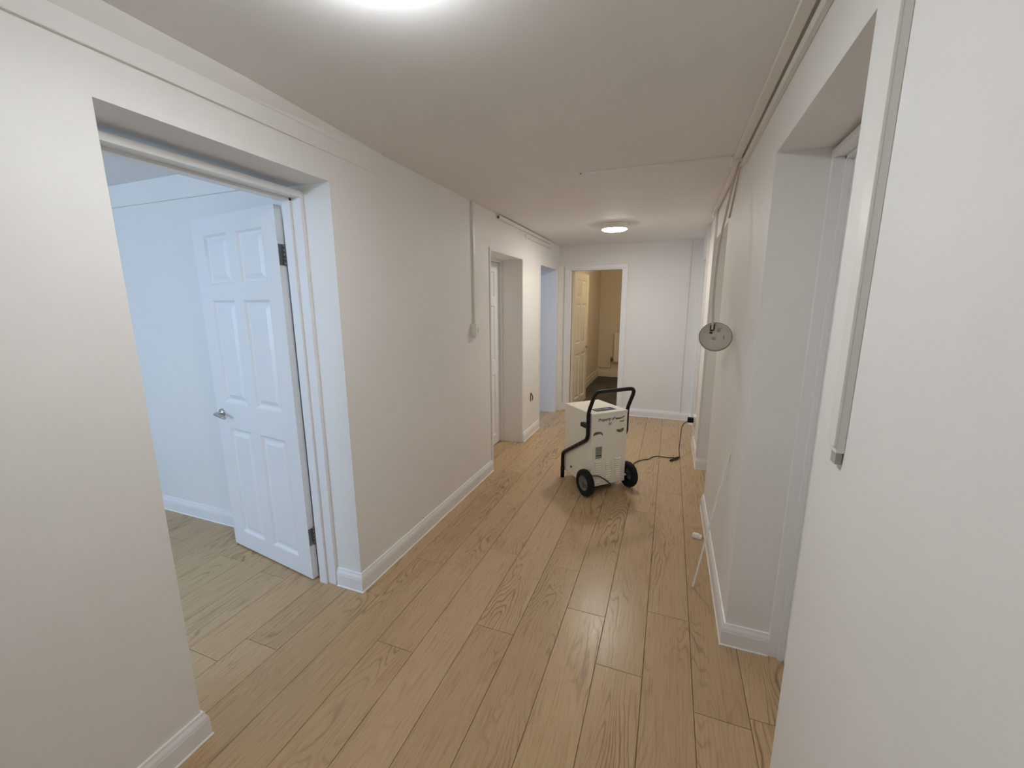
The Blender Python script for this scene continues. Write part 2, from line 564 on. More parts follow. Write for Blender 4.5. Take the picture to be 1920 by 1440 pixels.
def make_door(name, hinge, ang, label, wd=0.762, ht=1.955, mirror=False, mtl=None, hinges=True, z0=0.008, lever=STEEL):
    """leaf runs along local +x from the hinge, thickness along y, centre y=0"""
    mtl = mtl or WOOD
    T = 0.036
    root = empty(name, (hinge[0], hinge[1], z0), ang)
    root['kind'] = 'structure'
    root['label'] = label
    s = wd / 0.762
    cols = [(0.108 * s, 0.345 * s), (0.425 * s, 0.654 * s)]
    k = ht / 1.955
    rows = [(0.105 * k, 0.785 * k), (0.935 * k, 1.522 * k), (1.600 * k, 1.868 * k)]
    m = MB()
    xs = [0] + [v for c in cols for v in c] + [wd]
    zs = [0] + [v for r in rows for v in r] + [ht]
    for i in (0, 2, 4):
        m.box(xs[i], xs[i + 1], -T / 2, T / 2, 0, ht)
    for i in (0, 2, 4, 6):
        for c in cols:
            m.box(c[0], c[1], -T / 2, T / 2, zs[i], zs[i + 1])
    m.build('leaf', mtl, root)
    for c in cols:
        for r in rows:
            pm = MB()
            for sg in (-1, 1):
                rings = [(0, 0.0), (0.004, 0.001), (0.014, 0.0125), (0.019, 0.0135), (0.026, 0.0135), (0.050, 0.0045)]
                prev = None
                for ins, dep in rings:
                    y = sg * (T / 2 - dep)
                    q = [pm.bm.verts.new(v) for v in ((c[0] + ins, y, r[0] + ins), (c[1] - ins, y, r[0] + ins), (c[1] - ins, y, r[1] - ins), (c[0] + ins, y, r[1] - ins))]
                    if prev:
                        for i in range(4):
                            pm.bm.faces.new((prev[i], prev[(i + 1) % 4], q[(i + 1) % 4], q[i]))
                    prev = q
                pm.bm.faces.new(prev)
            pm.build('panel', mtl, root)
    # lever handles on both faces
    hx, hz = wd - 0.058, 0.865 * k
    for sg in (-1, 1):
        y = sg * T / 2
        hm = MB()
        mtx = Matrix.Translation((hx, y, hz)) @ Matrix.Rotation(-sg * PI / 2, 4, 'X')
        hm.lathe([(0, 0), (0.026, 0), (0.026, 0.007), (0.022, 0.010), (0.011, 0.011), (0.0095, 0.040), (0, 0.041)], mtx, 24)
        rose = hm.build('handle', lever, root)
        tip = hx + 0.0
        lm = MB().tube([(hx, y + sg * 0.040, hz), (hx - 0.012, y + sg * 0.045, hz + 0.001), (hx - 0.06, y + sg * 0.046, hz - 0.002), (hx - 0.105, y + sg * 0.042, hz - 0.010)], 0.009, 10, smooth=4)
        lm.build('lever', lever, rose)
    lt = MB().box(wd - 0.001, wd + 0.0015, -0.011, 0.011, hz - 0.03, hz + 0.03).build('latch_plate', lever, root)
    lt['label'] = 'steel latch plate'
    return root


def door_hinges(root, side, zs, leaf_dir, wd=0.036):
    """knuckle on the door's `side` face at the hinge edge with two leaves"""
    for z in zs:
        m = MB()
        yk = side * 0.0135
        for q in range(5):
            m.lathe([(0, q * 0.02), (0.0058, q * 0.02), (0.0058, q * 0.02 + 0.0188), (0, q * 0.02 + 0.0188)], Matrix.Translation((-0.003, yk, z)), 12)
        m.lathe([(0, -0.004), (0.004, -0.003), (0.004, 0.0)], Matrix.Translation((-0.003, yk, z)), 10)
        m.box(-0.0025, 0.0, -0.014, 0.016, z, z + 0.098)                 # plate on the door edge
        a = Vector((-0.004, yk, 0)); b = a + Vector(leaf_dir) * 0.032
        d = Vector((-leaf_dir[1], leaf_dir[0], 0)) * 0.0012
        vs = [a + d, b + d, b - d, a - d]
        V = [(v.x, v.y, z + h) for h in (0, 0.098) for v in vs]
        m.faces(V, [(0, 1, 2, 3), (7, 6, 5, 4), (0, 4, 5, 1), (1, 5, 6, 2), (2, 6, 7, 3), (3, 7, 4, 0)])
        for h in (0.02, 0.05, 0.08):
            c = a + Vector(leaf_dir) * 0.02
            m.lathe([(0, -0.002), (0.004, -0.0015), (0.004, 0.0015), (0, 0.002)], Matrix.Translation((c.x, c.y, z + h)) @ Matrix.Rotation(PI / 2, 4, 'X'), 8)
        m.build('hinge', DSTEEL, root)['label'] = 'dark steel butt hinge'


# open door of the near left doorway: runs from (-1.745,1.513) to (-2.50,1.62)
angA = math.atan2(0.108, -0.763)
dA = make_door('door_1', (-1.7585, 1.535), angA, 'open white six-panel door with steel lever in the near left doorway')
# its room-side hinges: frame plate lies along world (+1,0,0) on the lining
ld = Matrix.Rotation(-angA, 3, 'Z') @ Vector((1, 0.0, 0))
door_hinges(dA, -1, [0.20, 1.68], ld)
make_door('door_2', (-1.715, 4.09), -PI / 2, 'closed white door set back in the middle left doorway', wd=0.755, ht=1.905)
make_door('door_3', (-1.282, 5.795), math.radians(84), 'open six-panel door swung into the cream carpeted room', wd=0.672, ht=1.925, mtl=CREAMLIT)  # warm lamplight on this leaf is put into its cream colour
make_door('door_4', (0.558, 1.813), -PI / 2, 'closed white door hidden behind the near right wall', wd=0.735, ht=1.98)
make_door('door_5', (0.545, 3.217), PI / 2, 'closed white door in the middle right doorway', wd=0.738, ht=1.99)
make_door('door_6', (0.545, 4.767), PI / 2, 'closed white door in the far right doorway', wd=0.708, ht=1.95)

# ------------------------------------------------------------------ ceiling lamps


def ceiling_lamp(loc, label, strength, col, drum=False):
    root = empty('ceiling_lamp', loc)
    tag(root, label, 'lamp', 'round ceiling lamps of the corridor')
    MB().lathe([(0, 0), (0.119, 0), (0.119, -0.012), (0.116, -0.018), (0, -0.018)] if drum else [(0, 0), (0.128, 0), (0.130, -0.004), (0.130, -0.014), (0.126, -0.018), (0, -0.018)], n=48).build('base', PLAST, root)
    if drum:                                   # unseen drum form; glowing side added to brighten the ceiling
        g = mat('added_glow_side', (0.9, 0.9, 0.9), 0.4, emit=col, estr=strength * 0.55)
        MB().lathe([(0.122, -0.006), (0.124, -0.04), (0.123, -0.070), (0.1215, -0.074), (0.120, -0.070), (0.1195, -0.044)], n=48).build('added_glow_band', g, root)
        g = mat('lamp_drum', (0.9, 0.9, 0.9), 0.4, emit=col, estr=strength)
        MB().lathe([(0.1195, -0.0435), (0.09, -0.0445), (0, -0.045)], n=48).build('diffuser', g, root)
        return root
    MB().lathe([(0.126, -0.012), (0.127, -0.046), (0.122, -0.050), (0.117, -0.048), (0.117, -0.012)], n=48, closed=True).build('rim', PLAST, root)
    g = mat('lamp_diffuser', (0.9, 0.9, 0.9), 0.4, emit=col, estr=strength)
    MB().lathe([(0.1168, -0.044), (0.114, -0.053), (0.104, -0.0585), (0.08, -0.0610), (0, -0.062)], n=48).build('diffuser', g, root)
    MB().box(0.128, 0.140, -0.008, 0.008, -0.018, -0.006, bev=0.002).build('clip', PLAST, root)
    return root


LC = (1.0, 0.95, 0.87)
ceiling_lamp((-0.565, 4.31, CZ), 'lit round white ceiling lamp before the end doorway', LAMP_FAR, LC)
ceiling_lamp((-0.63, 0.825, CZ), 'lit round ceiling lamp overhead, just above the picture', LAMP_NEAR, (0.92, 0.965, 1.0), drum=True)

# bulb in the back room, on a short pendant
pb = empty('pendant_bulb', (-0.25, 6.65, CZ))
tag(pb, 'warm pendant bulb in the carpeted room, hidden by the end wall', 'lamp')
MB().lathe([(0, 0), (0.045, 0), (0.04, -0.02), (0.004, -0.025), (0.003, -0.16), (0.018, -0.165), (0.018, -0.21), (0, -0.21)], n=20).build('pendant', PLAST, pb)
MB().lathe([(0, -0.205), (0.014, -0.21), (0.03, -0.25), (0.022, -0.285), (0, -0.295)], n=20).build('bulb', mat('bulb_glass', (0.9, 0.9, 0.9), 0.3, emit=(1, 0.82, 0.58), estr=110 * LAMP_BACK), pb)

# ------------------------------------------------------------------ dehumidifier
DX, DY, DA, DW, DD = -0.5137, 3.0935, math.radians(44.37), 0.341, 0.4076
Z0, Z1 = 0.061, 0.6665
du = Vector((math.cos(DA), math.sin(DA), 0)); dv = Vector((-math.sin(DA), math.cos(DA), 0))
base = Vector((DX, DY, 0)) + du * DW / 2 + dv * DD / 2
dh = empty('dehumidifier', base, DA)
tag(dh, 'cream box dehumidifier with black tube handle and two black wheels on the corridor floor', 'dehumidifier')
SH = Matrix.Translation((-DW / 2, -DD / 2, 0))           # local corner frame -> thing frame


def dpart(name, mb, m, parent=None, kind=None, label=None):
    o = mb.xform(SH).build(name, m, parent or dh, kind)
    if label: o['label'] = label
    return o


def world_to_corner(p):
    q = Vector(p) - Vector((DX, DY, 0))
    return Vector((q.dot(du), q.dot(dv), q.z))


case = dpart('cabinet', MB().box(0.002, DW - 0.002, 0.002, DD - 0.002, Z0, 0.648, bev=0.005), CASE)
dpart('lid', MB().box(0, DW, 0, DD, 0.642, Z1, bev=0.006, seg=3), CASE)
dpart('plinth', MB().box(0.03, DW - 0.03, 0.03, DD - 0.03, 0.045, Z0 + 0.002), BLACK)
# handle: one bent tube, legs run down to the floor behind
hl = [(0.402, 0.012), (0.402, 0.195), (0.397, 0.222), (0.375, 0.243), (0.07, 0.433), (0.042, 0.457), (0.030, 0.49), (0.030, 0.66), (0.020, 0.695), (-0.030, 0.80), (-0.044, 0.832)]
lft = [(-0.0165, v, z) for v, z in hl]
rgt = [(DW + 0.0165, v, z) for v, z in reversed(hl)]
lft[-1] = (-0.0125, -0.040, 0.826); rgt[0] = (DW + 0.0125, -0.040, 0.826)
top = [(0.004, -0.046, 0.846), (0.035, -0.047, 0.850), (DW - 0.035, -0.047, 0.850), (DW - 0.004, -0.046, 0.846)]


def rounded(pts, r=0.02, n=4):
    P = [Vector(p) for p in pts]
    out = [P[0]]
    for a, b, c in zip(P, P[1:], P[2:]):
        d0, d1 = (a - b), (c - b)
        k = min(r, d0.length * 0.45, d1.length * 0.45)
        p0, p1 = b + d0.normalized() * k, b + d1.normalized() * k
        for i in range(n + 1):
            t = i / n
            out.append((1 - t) ** 2 * p0 + 2 * t * (1 - t) * b + t * t * p1)
    return out + [P[-1]]


hand = dpart('handle', MB().tube(rounded(lft + top + rgt), 0.0152, 12), BLACK)
for x in (-0.0165, DW + 0.0165):
    dpart('rubber_foot', MB().tube([(x, 0.402, 0.0), (x, 0.402, 0.098)], 0.0172, 12), RUBBER, hand)
for sx in (0, 1):
    x0, x1 = (-0.030, 0.003) if sx == 0 else (DW - 0.003, DW + 0.030)
    dpart('cord_hook', MB().box(x0, x1, 0.026, 0.120, 0.545, 0.577, bev=0.003), BLACK)
    xa = -0.002 if sx == 0 else DW + 0.002
    for v, z in ((0.20, 0.352), (0.145, 0.386), (0.03, 0.62)):
        mm = Matrix.Translation((-0.0295 if sx == 0 else DW + 0.0295, v, z)) @ Matrix.Rotation(-PI / 2 if sx == 0 else PI / 2, 4, 'Y')
        dpart('screw', MB().lathe([(0.0045, -0.002), (0.0045, 0), (0.003, 0.0018), (0, 0.002)], mm, 10), STEEL)
    mm = Matrix.Translation((xa + (0.004 if sx == 0 else -0.004), 0.288, 0.132)) @ Matrix.Rotation(-PI / 2 if sx == 0 else PI / 2, 4, 'Y')
    dpart('bolt', MB().lathe([(0.010, 0), (0.010, 0.006), (0.006, 0.008), (0, 0.008)], mm, 12), SLOT)
    # wheel
    xc = -0.040 if sx == 0 else DW + 0.040
    sg = -1 if sx == 0 else 1
    R = 0.108
    mm = Matrix.Translation((xc, 0.012, R)) @ Matrix.Rotation(sg * PI / 2, 4, 'Y')
    tyre = [(0.062, -0.022), (0.078, -0.026), (0.094, -0.025), (0.104, -0.018), (0.108, -0.009), (0.108, 0.009), (0.104, 0.018), (0.094, 0.025), (0.078, 0.026), (0.062, 0.022)]
    wheel = dpart('wheel', MB().lathe(tyre, mm, 40, closed=True), RUBBER)
    hubp = [(0.063, -0.018), (0.063, 0.019), (0.058, 0.021), (0.054, 0.012), (0.030, 0.008), (0.026, 0.016), (0.012, 0.018), (0.010, 0.024), (0, 0.024)]
    dpart('hub', MB().lathe(hubp, mm, 32), HUBG, wheel)
    dpart('hub_cap', MB().lathe([(0.0165, 0.016), (0.0165, 0.025), (0.012, 0.028), (0, 0.028)], mm, 16), SLOT, wheel)
    for q in range(5):
        a = 2 * PI * q / 5 + 0.3
        m2 = mm @ Matrix.Rotation(a, 4, 'Z')
        dpart('spoke', MB().box(0.024, 0.056, -0.005, 0.005, 0.009, 0.0155).xform(m2), HUBG, wheel)
dpart('axle', MB().tube([(-0.05, 0.012, 0.108), (0.0025, 0.012, 0.108)], 0.009, 10), STEEL)
dpart('axle', MB().tube([(DW - 0.0025, 0.012, 0.108), (DW + 0.05, 0.012, 0.108)], 0.009, 10), STEEL)
# control panel on the lid
PANEL = mat('panel_film', (0.045, 0.045, 0.075), 0.3, var=0.1)
PURP = mat('panel_print', (0.20, 0.18, 0.34), 0.35, var=0.2)
GREYP = mat('panel_grey', (0.17, 0.17, 0.19), 0.35, var=0.1)
cp_ = dpart('control_panel', MB().box(0.074, 0.264, 0.050, 0.132, Z1 - 0.001, Z1 + 0.0022, bev=0.001), PANEL)
dpart('display', MB().box(0.165, 0.225, 0.072, 0.112, Z1 + 0.0018, Z1 + 0.0030), PURP, cp_)
dpart('keypad', MB().box(0.088, 0.15, 0.064, 0.118, Z1 + 0.0018, Z1 + 0.0028), GREYP, cp_)
for q in range(4):
    dpart('button', MB().lathe([(0.005, 0), (0.005, 0.0018), (0, 0.002)], Matrix.Translation((0.178 + q * 0.013, 0.061, Z1 + 0.0018)), 12), GREYP, cp_)
# louvres in three columns
lv = MB()
for (a, b, zt, zb) in ((0.036, 0.092, 0.272, 0.100), (0.140, 0.190, 0.274, 0.110), (0.233, 0.287, 0.276, 0.114)):
    n = 10
    for i in range(n):
        z = zt + (zb - zt) * i / (n - 1)
        lv.faces([(a, 0.0022, z), (b, 0.0022, z), (b - 0.003, -0.0085, z - 0.0075), (a + 0.003, -0.0085, z - 0.0075), (a + 0.003, 0.0022, z - 0.0078), (b - 0.003, 0.0022, z - 0.0078)],
                 [(0, 1, 2, 3), (3, 2, 5, 4), (0, 3, 4), (1, 5, 2)])
dpart('louvre', lv, CASE, kind='stuff')
sl = MB()  # dark strips that paint the shade between the louvres
for (a, b, zt, zb) in ((0.036, 0.092, 0.272, 0.100), (0.140, 0.190, 0.274, 0.110), (0.233, 0.287, 0.276, 0.114)):
    for i in range(10):
        z = zt + (zb - zt) * i / 9
        sl.box(a + 0.003, b - 0.003, 0.0008, 0.0032, z - 0.0112, z - 0.0074)
dpart('louvre_shade', sl, SLOT, kind='stuff')
# rating plate
RP = mat('rating_plate', (0.36, 0.36, 0.34), 0.45, var=0.06)
RD = mat('rating_print', (0.10, 0.10, 0.09), 0.5, var=0.1)
rp = dpart('rating_plate', MB().box(0.041, 0.101, -0.0005, 0.003, 0.296, 0.394), RP, label='grey rating plate')
rows = [(0.386, 0.004), (0.376, 0.003), (0.368, 0.004), (0.359, 0.003), (0.350, 0.003), (0.342, 0.004), (0.327, 0.012), (0.306, 0.004)]
pr = MB()
for z, h in rows:
    x = 0.045
    while x < 0.095:
        l = rnd.uniform(0.006, 0.02)
        if h > 0.01: l = 0.051
        pr.box(x, min(x + l, 0.097), -0.0009, 0.001, z - h, z)
        x += l + 0.003
dpart('print', pr, RD, rp, kind='stuff')


def text_part(txt, size, u, z, m, shear=0.0, rot=0.0, sx=1.0, label=None, parent=None, name='handwriting'):
    cu = bpy.data.curves.new('t', 'FONT')
    cu.body = txt; cu.size = size; cu.shear = shear; cu.extrude = 0.0003; cu.offset = 0.0006
    ob = bpy.data.objects.new('t', cu)
    C.objects.link(ob)
    me = bpy.data.meshes.new_from_object(ob.evaluated_get(bpy.context.evaluated_depsgraph_get()))
    bpy.data.objects.remove(ob)
    me.materials.clear(); me.materials.append(m)
    me.transform(SH @ Matrix.Translation((u, 0.0015, z)) @ Matrix.Rotation(PI / 2, 4, 'X') @ Matrix.Rotation(rot, 4, 'Z') @ Matrix.Diagonal((sx, 1, 1, 1)))
    o = bpy.data.objects.new(name, me)
    C.objects.link(o)
    o.parent = parent or dh
    if label: o['label'] = label
    return o


text_part('Property of', 0.038, 0.058, 0.597, INK, shear=0.25, rot=0.02, sx=0.86, label='handwritten words in brown marker')
text_part('01', 0.032, 0.155, 0.560, INK, shear=0.15)
# scrawl after the words, drawn as marker strokes
scr = MB()
for pts in ([(0.222, 0.604), (0.228, 0.613), (0.233, 0.602), (0.239, 0.611), (0.246, 0.602), (0.252, 0.609), (0.259, 0.603), (0.266, 0.609), (0.276, 0.606), (0.290, 0.611), (0.306, 0.618)],
            [(0.224, 0.606), (0.240, 0.604), (0.258, 0.606), (0.27, 0.604)]):
    scr.tube([(a, 0.0018, z) for a, z in pts], 0.0034, 6, smooth=3)
scr.tube([(a, 0.0018, z) for a, z in [(0.264, 0.577), (0.276, 0.580), (0.290, 0.578), (0.305, 0.582)]], 0.0036, 6, smooth=3)
dpart('scrawl', scr, INK, label='handwritten scrawl in dark marker')


def dark_patch(name, pts, half, label):
    """mottled dark patch following pts"""
    m = MB()
    n = len(pts)
    vs, fs = [], []
    for i, (a, z) in enumerate(pts):
        h = half[i]
        for y in (0.0025, -0.0006):
            vs += [(a, y, z - h), (a, y, z + h)]
    for i in range(n - 1):
        p, q = i * 4, i * 4 + 4
        fs += [(p + 2, p + 3, q + 3, q + 2), (p + 1, q + 1, q + 3, p + 3), (p, p + 2, q + 2, q)]
    fs += [(0, 1, 3, 2), (n * 4 - 4, n * 4 - 2, n * 4 - 1, n * 4 - 3)]
    m.faces(vs, fs)
    bm_ = mat(name + '_film', (0.13, 0.10, 0.065), 0.5, var=0.1)
    nt = bm_.node_tree
    b = nt.nodes['Principled BSDF']
    tc = nt.nodes.new('ShaderNodeTexCoord')
    v = nt.nodes.new('ShaderNodeTexNoise'); v.inputs['Scale'].default_value = 75; v.inputs['Detail'].default_value = 3
    r = nt.nodes.new('ShaderNodeValToRGB')
    r.color_ramp.elements[0].position, r.color_ramp.elements[0].color = 0.42, (0.085, 0.065, 0.042, 1)
    r.color_ramp.elements[1].position, r.color_ramp.elements[1].color = 0.62, (0.22, 0.185, 0.13, 1)
    nt.links.new(tc.outputs['Object'], v.inputs['Vector']); nt.links.new(v.outputs['Fac'], r.inputs['Fac']); nt.links.new(r.outputs['Color'], b.inputs['Base Color'])
    return dpart('dark_patch', m, bm_, label=label)


dark_patch('arched', [(0.016, 0.494), (0.022, 0.501), (0.034, 0.505), (0.050, 0.507), (0.070, 0.507), (0.088, 0.504), (0.097, 0.497), (0.103, 0.489)], [0.006, 0.010, 0.011, 0.010, 0.009, 0.009, 0.009, 0.006], 'dark mottled arched patch')
dark_patch('curved', [(0.236, 0.510), (0.244, 0.506), (0.256, 0.502), (0.270, 0.501), (0.284, 0.503), (0.296, 0.508), (0.305, 0.513)], [0.005, 0.009, 0.011, 0.012, 0.013, 0.013, 0.009], 'dark mottled curved patch')
for u_, z_ in ((0.012, 0.08), (DW - 0.03, 0.08)):
    dpart('screw', MB().lathe([(0.004, 0), (0.004, 0.0015), (0, 0.002)], Matrix.Translation((u_, 0.002, z_)) @ Matrix.Rotation(PI / 2, 4, 'X'), 8), STEEL)
# power cord: out of the front beside the left wheel, under the case, across the floor to the socket
PLUG = Vector((0.262, 4.56, 0.305))
wp = [(-0.245, 3.764, 0.006), (-0.236, 3.90, 0.006), (-0.175, 4.01, 0.006), (-0.118, 4.052, 0.006), (-0.072, 4.140, 0.006), (-0.03, 4.17, 0.006), (0.06, 4.165, 0.006), (0.112, 4.182, 0.007), (0.158, 4.178, 0.010), (0.168, 4.20, 0.012),
      (0.166, 4.215, 0.05), (0.163, 4.25, 0.09), (0.172, 4.33, 0.18), (0.178, 4.42, 0.245), (0.20, 4.50, 0.275), (0.235, 4.55, 0.285)]
cpts = [(0.004, 0.004, 0.166), (0.004, -0.014, 0.166), (0.035, -0.020, 0.164), (0.070, -0.016, 0.153), (0.105, -0.014, 0.132), (0.14, -0.012, 0.108), (0.175, -0.008, 0.078), (0.198, -0.004, 0.056),
        (0.21, 0.02, 0.03), (0.23, 0.08, 0.012), (0.28, 0.20, 0.006), (0.36, 0.29, 0.006)] + [tuple(world_to_corner(p)) for p in wp]
cord = dpart('power_cord', MB().tube(cpts, 0.0042, 8, smooth=5), CORD, label='thin black power cord running to the wall socket')
dpart('strain_relief', MB().tube([(0.004, 0.008, 0.166), (0.004, -0.010, 0.166)], 0.008, 10), CORD, cord)
kn = MB().tube([world_to_corner(p) for p in ((0.085, 4.075, 0.012), (0.115, 4.12, 0.014), (0.155, 4.172, 0.014), (0.170, 4.19, 0.014))], 0.011, 10, rads=[0.009, 0.013, 0.012, 0.007])
dpart('cable_tie', kn, CORD, cord, label='bundled black knot in the cord')
ca, sa = math.cos(-DA), math.sin(-DA)
pm = MB().box(-0.028, 0.030, -0.024, 0.024, -0.026, 0.026, bev=0.008, seg=3).xform(Matrix.Translation(world_to_corner(PLUG)) @ Matrix.Rotation(-DA, 4, 'Z'))
dpart('plug', pm, RUBBER, cord, label='black mains plug')

# ------------------------------------------------------------------ wall socket for the plug
so = empty('wall_socket', (XR, 4.60, 0.30))
tag(so, 'white surface socket box low on the right wall holding the black plug', 'socket')
MB().box(-0.018, 0.0, -0.055, 0.092, -0.044, 0.044, bev=0.003).build('back_box', PLAST, so)
MB().box(-0.025, -0.0175, -0.055, 0.092, -0.044, 0.044, bev=0.003).build('face_plate', PLAST, so)
MB().box(-0.029, -0.0245, 0.058, 0.072, 0.008, 0.026, bev=0.001).build('rocker_switch', PLAST, so)

# ------------------------------------------------------------------ left light switch with its trunking
sw = empty('light_switch', (XL, 2.97, 1.305))
tag(sw, 'white surface light switch on the left wall below a vertical trunking', 'switch')
MB().box(0, 0.032, -0.043, 0.043, -0.052, 0.05, bev=0.003).build('back_box', PLAST, sw)
MB().box(0.0315, 0.040, -0.043, 0.043, -0.052, 0.05, bev=0.003).build('face_plate', PLAST, sw)
MB().box(0.0395, 0.045, -0.012, 0.012, -0.018, 0.016, bev=0.002).build('rocker', PLAST, sw)
TG = 'white plastic cable trunkings'


def trunk(loc, dims, label, lipaxis=None, bev=0.0018, notch=None):
    """mini trunking: base channel with clip-on lid; dims = box relative to loc"""
    o = empty('cable_trunking', loc)
    tag(o, label, 'trunking', TG)
    x0, x1, y0, y1, z0, z1 = dims
    MB().box(*dims, bev=bev).build('channel', LID, o)
    return o


def lid(o, dims, bev=0.0012):
    MB().box(*dims, bev=bev).build('lid', LID, o)


t = trunk((XL, 2.975, 1.355), (0, 0.013, -0.0125, 0.0125, 0, 0.90), 'vertical white trunking running up from the left light switch')
lid(t, (0.0125, 0.0165, -0.0135, 0.0135, 0, 0.90))
t = trunk((XL, 3.47, 2.235), (0, 0.022, 0.0, 1.68, -0.012, 0.014), 'long open-ended white trunking high on the far left wall')
lid(t, (0.0215, 0.026, 0.0, 1.68, -0.014, 0.016))
MB().box(0.003, 0.020, -0.0008, 0.01, -0.009, 0.011).build('open_end', SLOT, t)['label'] = 'dark open end of the trunking'
t = trunk((XL, 4.20, 2.185), (0, 0.014, 0.0, 0.98, -0.012, 0.012), 'shorter white trunking below the long one on the far left wall')
lid(t, (0.0135, 0.017, 0.0, 0.98, -0.013, 0.013))
t = trunk((0.185, YE, 0.105), (-0.008, 0.008, -0.011, 0, 0, CZ - 0.107), 'thin vertical trunking down the end wall near its right corner')
# right hand side
t = trunk((XR, 0.93, 1.225), (-0.014, 0, -0.034, 0.0, 0, CZ - 1.227), 'vertical white trunking on the near right wall ending at mid height')
lid(t, (-0.0185, -0.0135, -0.0345, 0.0005, 0.012, CZ - 1.227))
MB().box(-0.012, -0.002, -0.031, -0.008, -0.022, 0.006).build('bare_end', mat('trunking_inside', (0.42, 0.39, 0.37), 0.5), t)['label'] = 'grey bare channel end'
t = trunk((0.274, 2.60, CZ), (-0.016, 0.016, -4.08, 0.0, -0.014, 0), 'long ceiling trunking beside the right wall, nearer half')
lid(t, (-0.017, 0.017, -4.08, 0.0, -0.018, -0.0135))
t = trunk((XR, 2.60, 2.224), (-0.014, 0, -4.08, 0.0, -0.014, 0.014), 'long trunking along the top of the near right wall')
lid(t, (-0.018, -0.0135, -4.08, 0.0, -0.015, 0.015))
jb = empty('junction_box', (0.284, 2.655, CZ))
tag(jb, 'small white junction box where the ceiling trunkings meet by the right wall', 'junction box')
MB().box(-0.034, 0.033, -0.052, 0.055, -0.028, 0, bev=0.003).build('box', LID, jb)
MB().box(-0.036, 0.033, -0.054, 0.057, -0.032, -0.0275, bev=0.002).build('lid', LID, jb)
t = trunk((0.248, 2.612, CZ), (-0.775, 0.0, -0.008, 0.008, -0.009, 0), 'thin trunking crossing the ceiling towards its middle')
lid(t, (-0.775, 0.0, -0.0086, 0.0086, -0.0115, -0.0085), bev=0.0008)
MB().lathe([(0.006, 0), (0.006, -0.004), (0, -0.005)], Matrix.Translation((-0.80, 0.0, 0)), 10).build('screw', INK2, t)
t = trunk((0.288, 2.712, CZ), (-0.012, 0.012, 0.0, 1.27, -0.012, 0), 'ceiling trunking beside the right wall, farther half')
lid(t, (-0.013, 0.013, 0.0, 1.27, -0.0155, -0.0115))
t = trunk((XR, 4.012, 0.104), (-0.014, 0, -0.02, 0.02, 0, CZ - 0.106), 'vertical trunking at the edge of the middle right doorway')
lid(t, (-0.018, -0.0135, -0.021, 0.021, 0, CZ - 0.106))
t = trunk((XR, 4.70, 0.104), (-0.014, 0, -0.025, 0.025, 0, CZ - 0.106), 'vertical trunking by the far right doorway above the socket')
lid(t, (-0.018, -0.0135, -0.026, 0.026, 0, CZ - 0.106))
cb = empty('cable_clip_box', (0.30, 4.03, CZ))
tag(cb, 'small white angle piece at the ceiling above the middle right doorway', 'trunking')
MB().box(-0.022, 0.017, -0.045, 0.05, -0.05, 0, bev=0.004).build('cover', LID, cb)

# ------------------------------------------------------------------ round fitting hanging from its cable
yd = 2.45
dc = Vector((0.230, yd, 1.327))
hd = empty('hanging_light_base', dc)
tag(hd, 'round dull plastic light base dangling from a beige cable by the right wall', 'light fitting')
vdir = (Vector((0, 0, 1.5)) - dc).normalized()
nrm = (vdir + Vector((0.05, 0, 0.42))).normalized()
q = nrm.to_track_quat('Z', 'Y').to_matrix().to_4x4()
MB().lathe([(0, -0.012), (0.076, -0.012), (0.079, -0.008), (0.079, 0.0), (0.076, 0.003), (0.074, 0.0005), (0, 0.0005)], q, 48).build('plate', DISC, hd)
MB().lathe([(0.0765, -0.010), (0.0815, -0.008), (0.0815, 0.001), (0.0785, 0.004), (0.0755, 0.002)], q, 48, closed=True).build('rim', DISCR, hd)
for (a, b, c_, d_, h_) in ((0.006, 0.046, 0.02, 0.026, 0.003), (0.018, 0.045, 0.03, 0.049, 0.002), (0.036, -0.014, 0.043, -0.004, 0.003), (0.036, 0.0, 0.043, 0.006, 0.003)):
    MB().box(min(a, c_), max(a, c_), min(b, d_), max(b, d_), 0.0, h_).xform(q).build('terminal', DISCR, hd)
emb = MB()
for k in range(3):
    a = k * 2.09 + 0.4
    emb.box(-0.012, 0.012, -0.0025, 0.0025, 0, 0.0018).xform(Matrix())
    emb.bm.verts.ensure_lookup_table()
    bmesh.ops.rotate(emb.bm, verts=emb.bm.verts[-8:], cent=(0, 0, 0), matrix=Matrix.Rotation(a, 3, 'Z'))
emb.xform(q @ Matrix.Translation((-0.008, -0.012, 0))).build('spring', STEEL, hd)
clamp = MB()
clamp.box(-0.028, -0.012, 0.030, 0.040, 0.0005, 0.010, bev=0.001).box(-0.0285, -0.0235, 0.036, 0.064, 0.0005, 0.006, bev=0.001).box(-0.011, -0.006, 0.036, 0.068, 0.0005, 0.006, bev=0.001).box(-0.030, -0.016, 0.016, 0.024, 0.0005, 0.004)
clamp.xform(q).build('cable_clamp', BLACK, hd)['label'] = 'black cable clamp'
p0 = q @ Vector((-0.018, 0.036, 0.008))
cab = [p0, p0 + Vector((0.0, 0.0, 0.035)), Vector((0.206, 2.45, 1.50)) - dc, Vector((0.206, 2.45, 1.66)) - dc, Vector((0.214, 2.455, 1.82)) - dc, Vector((0.233, 2.48, 1.96)) - dc, Vector((0.256, 2.53, 2.10)) - dc, Vector((0.278, 2.59, 2.20)) - dc, Vector((0.29, 2.63, 2.232)) - dc]
MB().tube(cab, 0.0055, 8, smooth=5).build('cable', BEIGEC, hd)['label'] = 'beige supply cable'

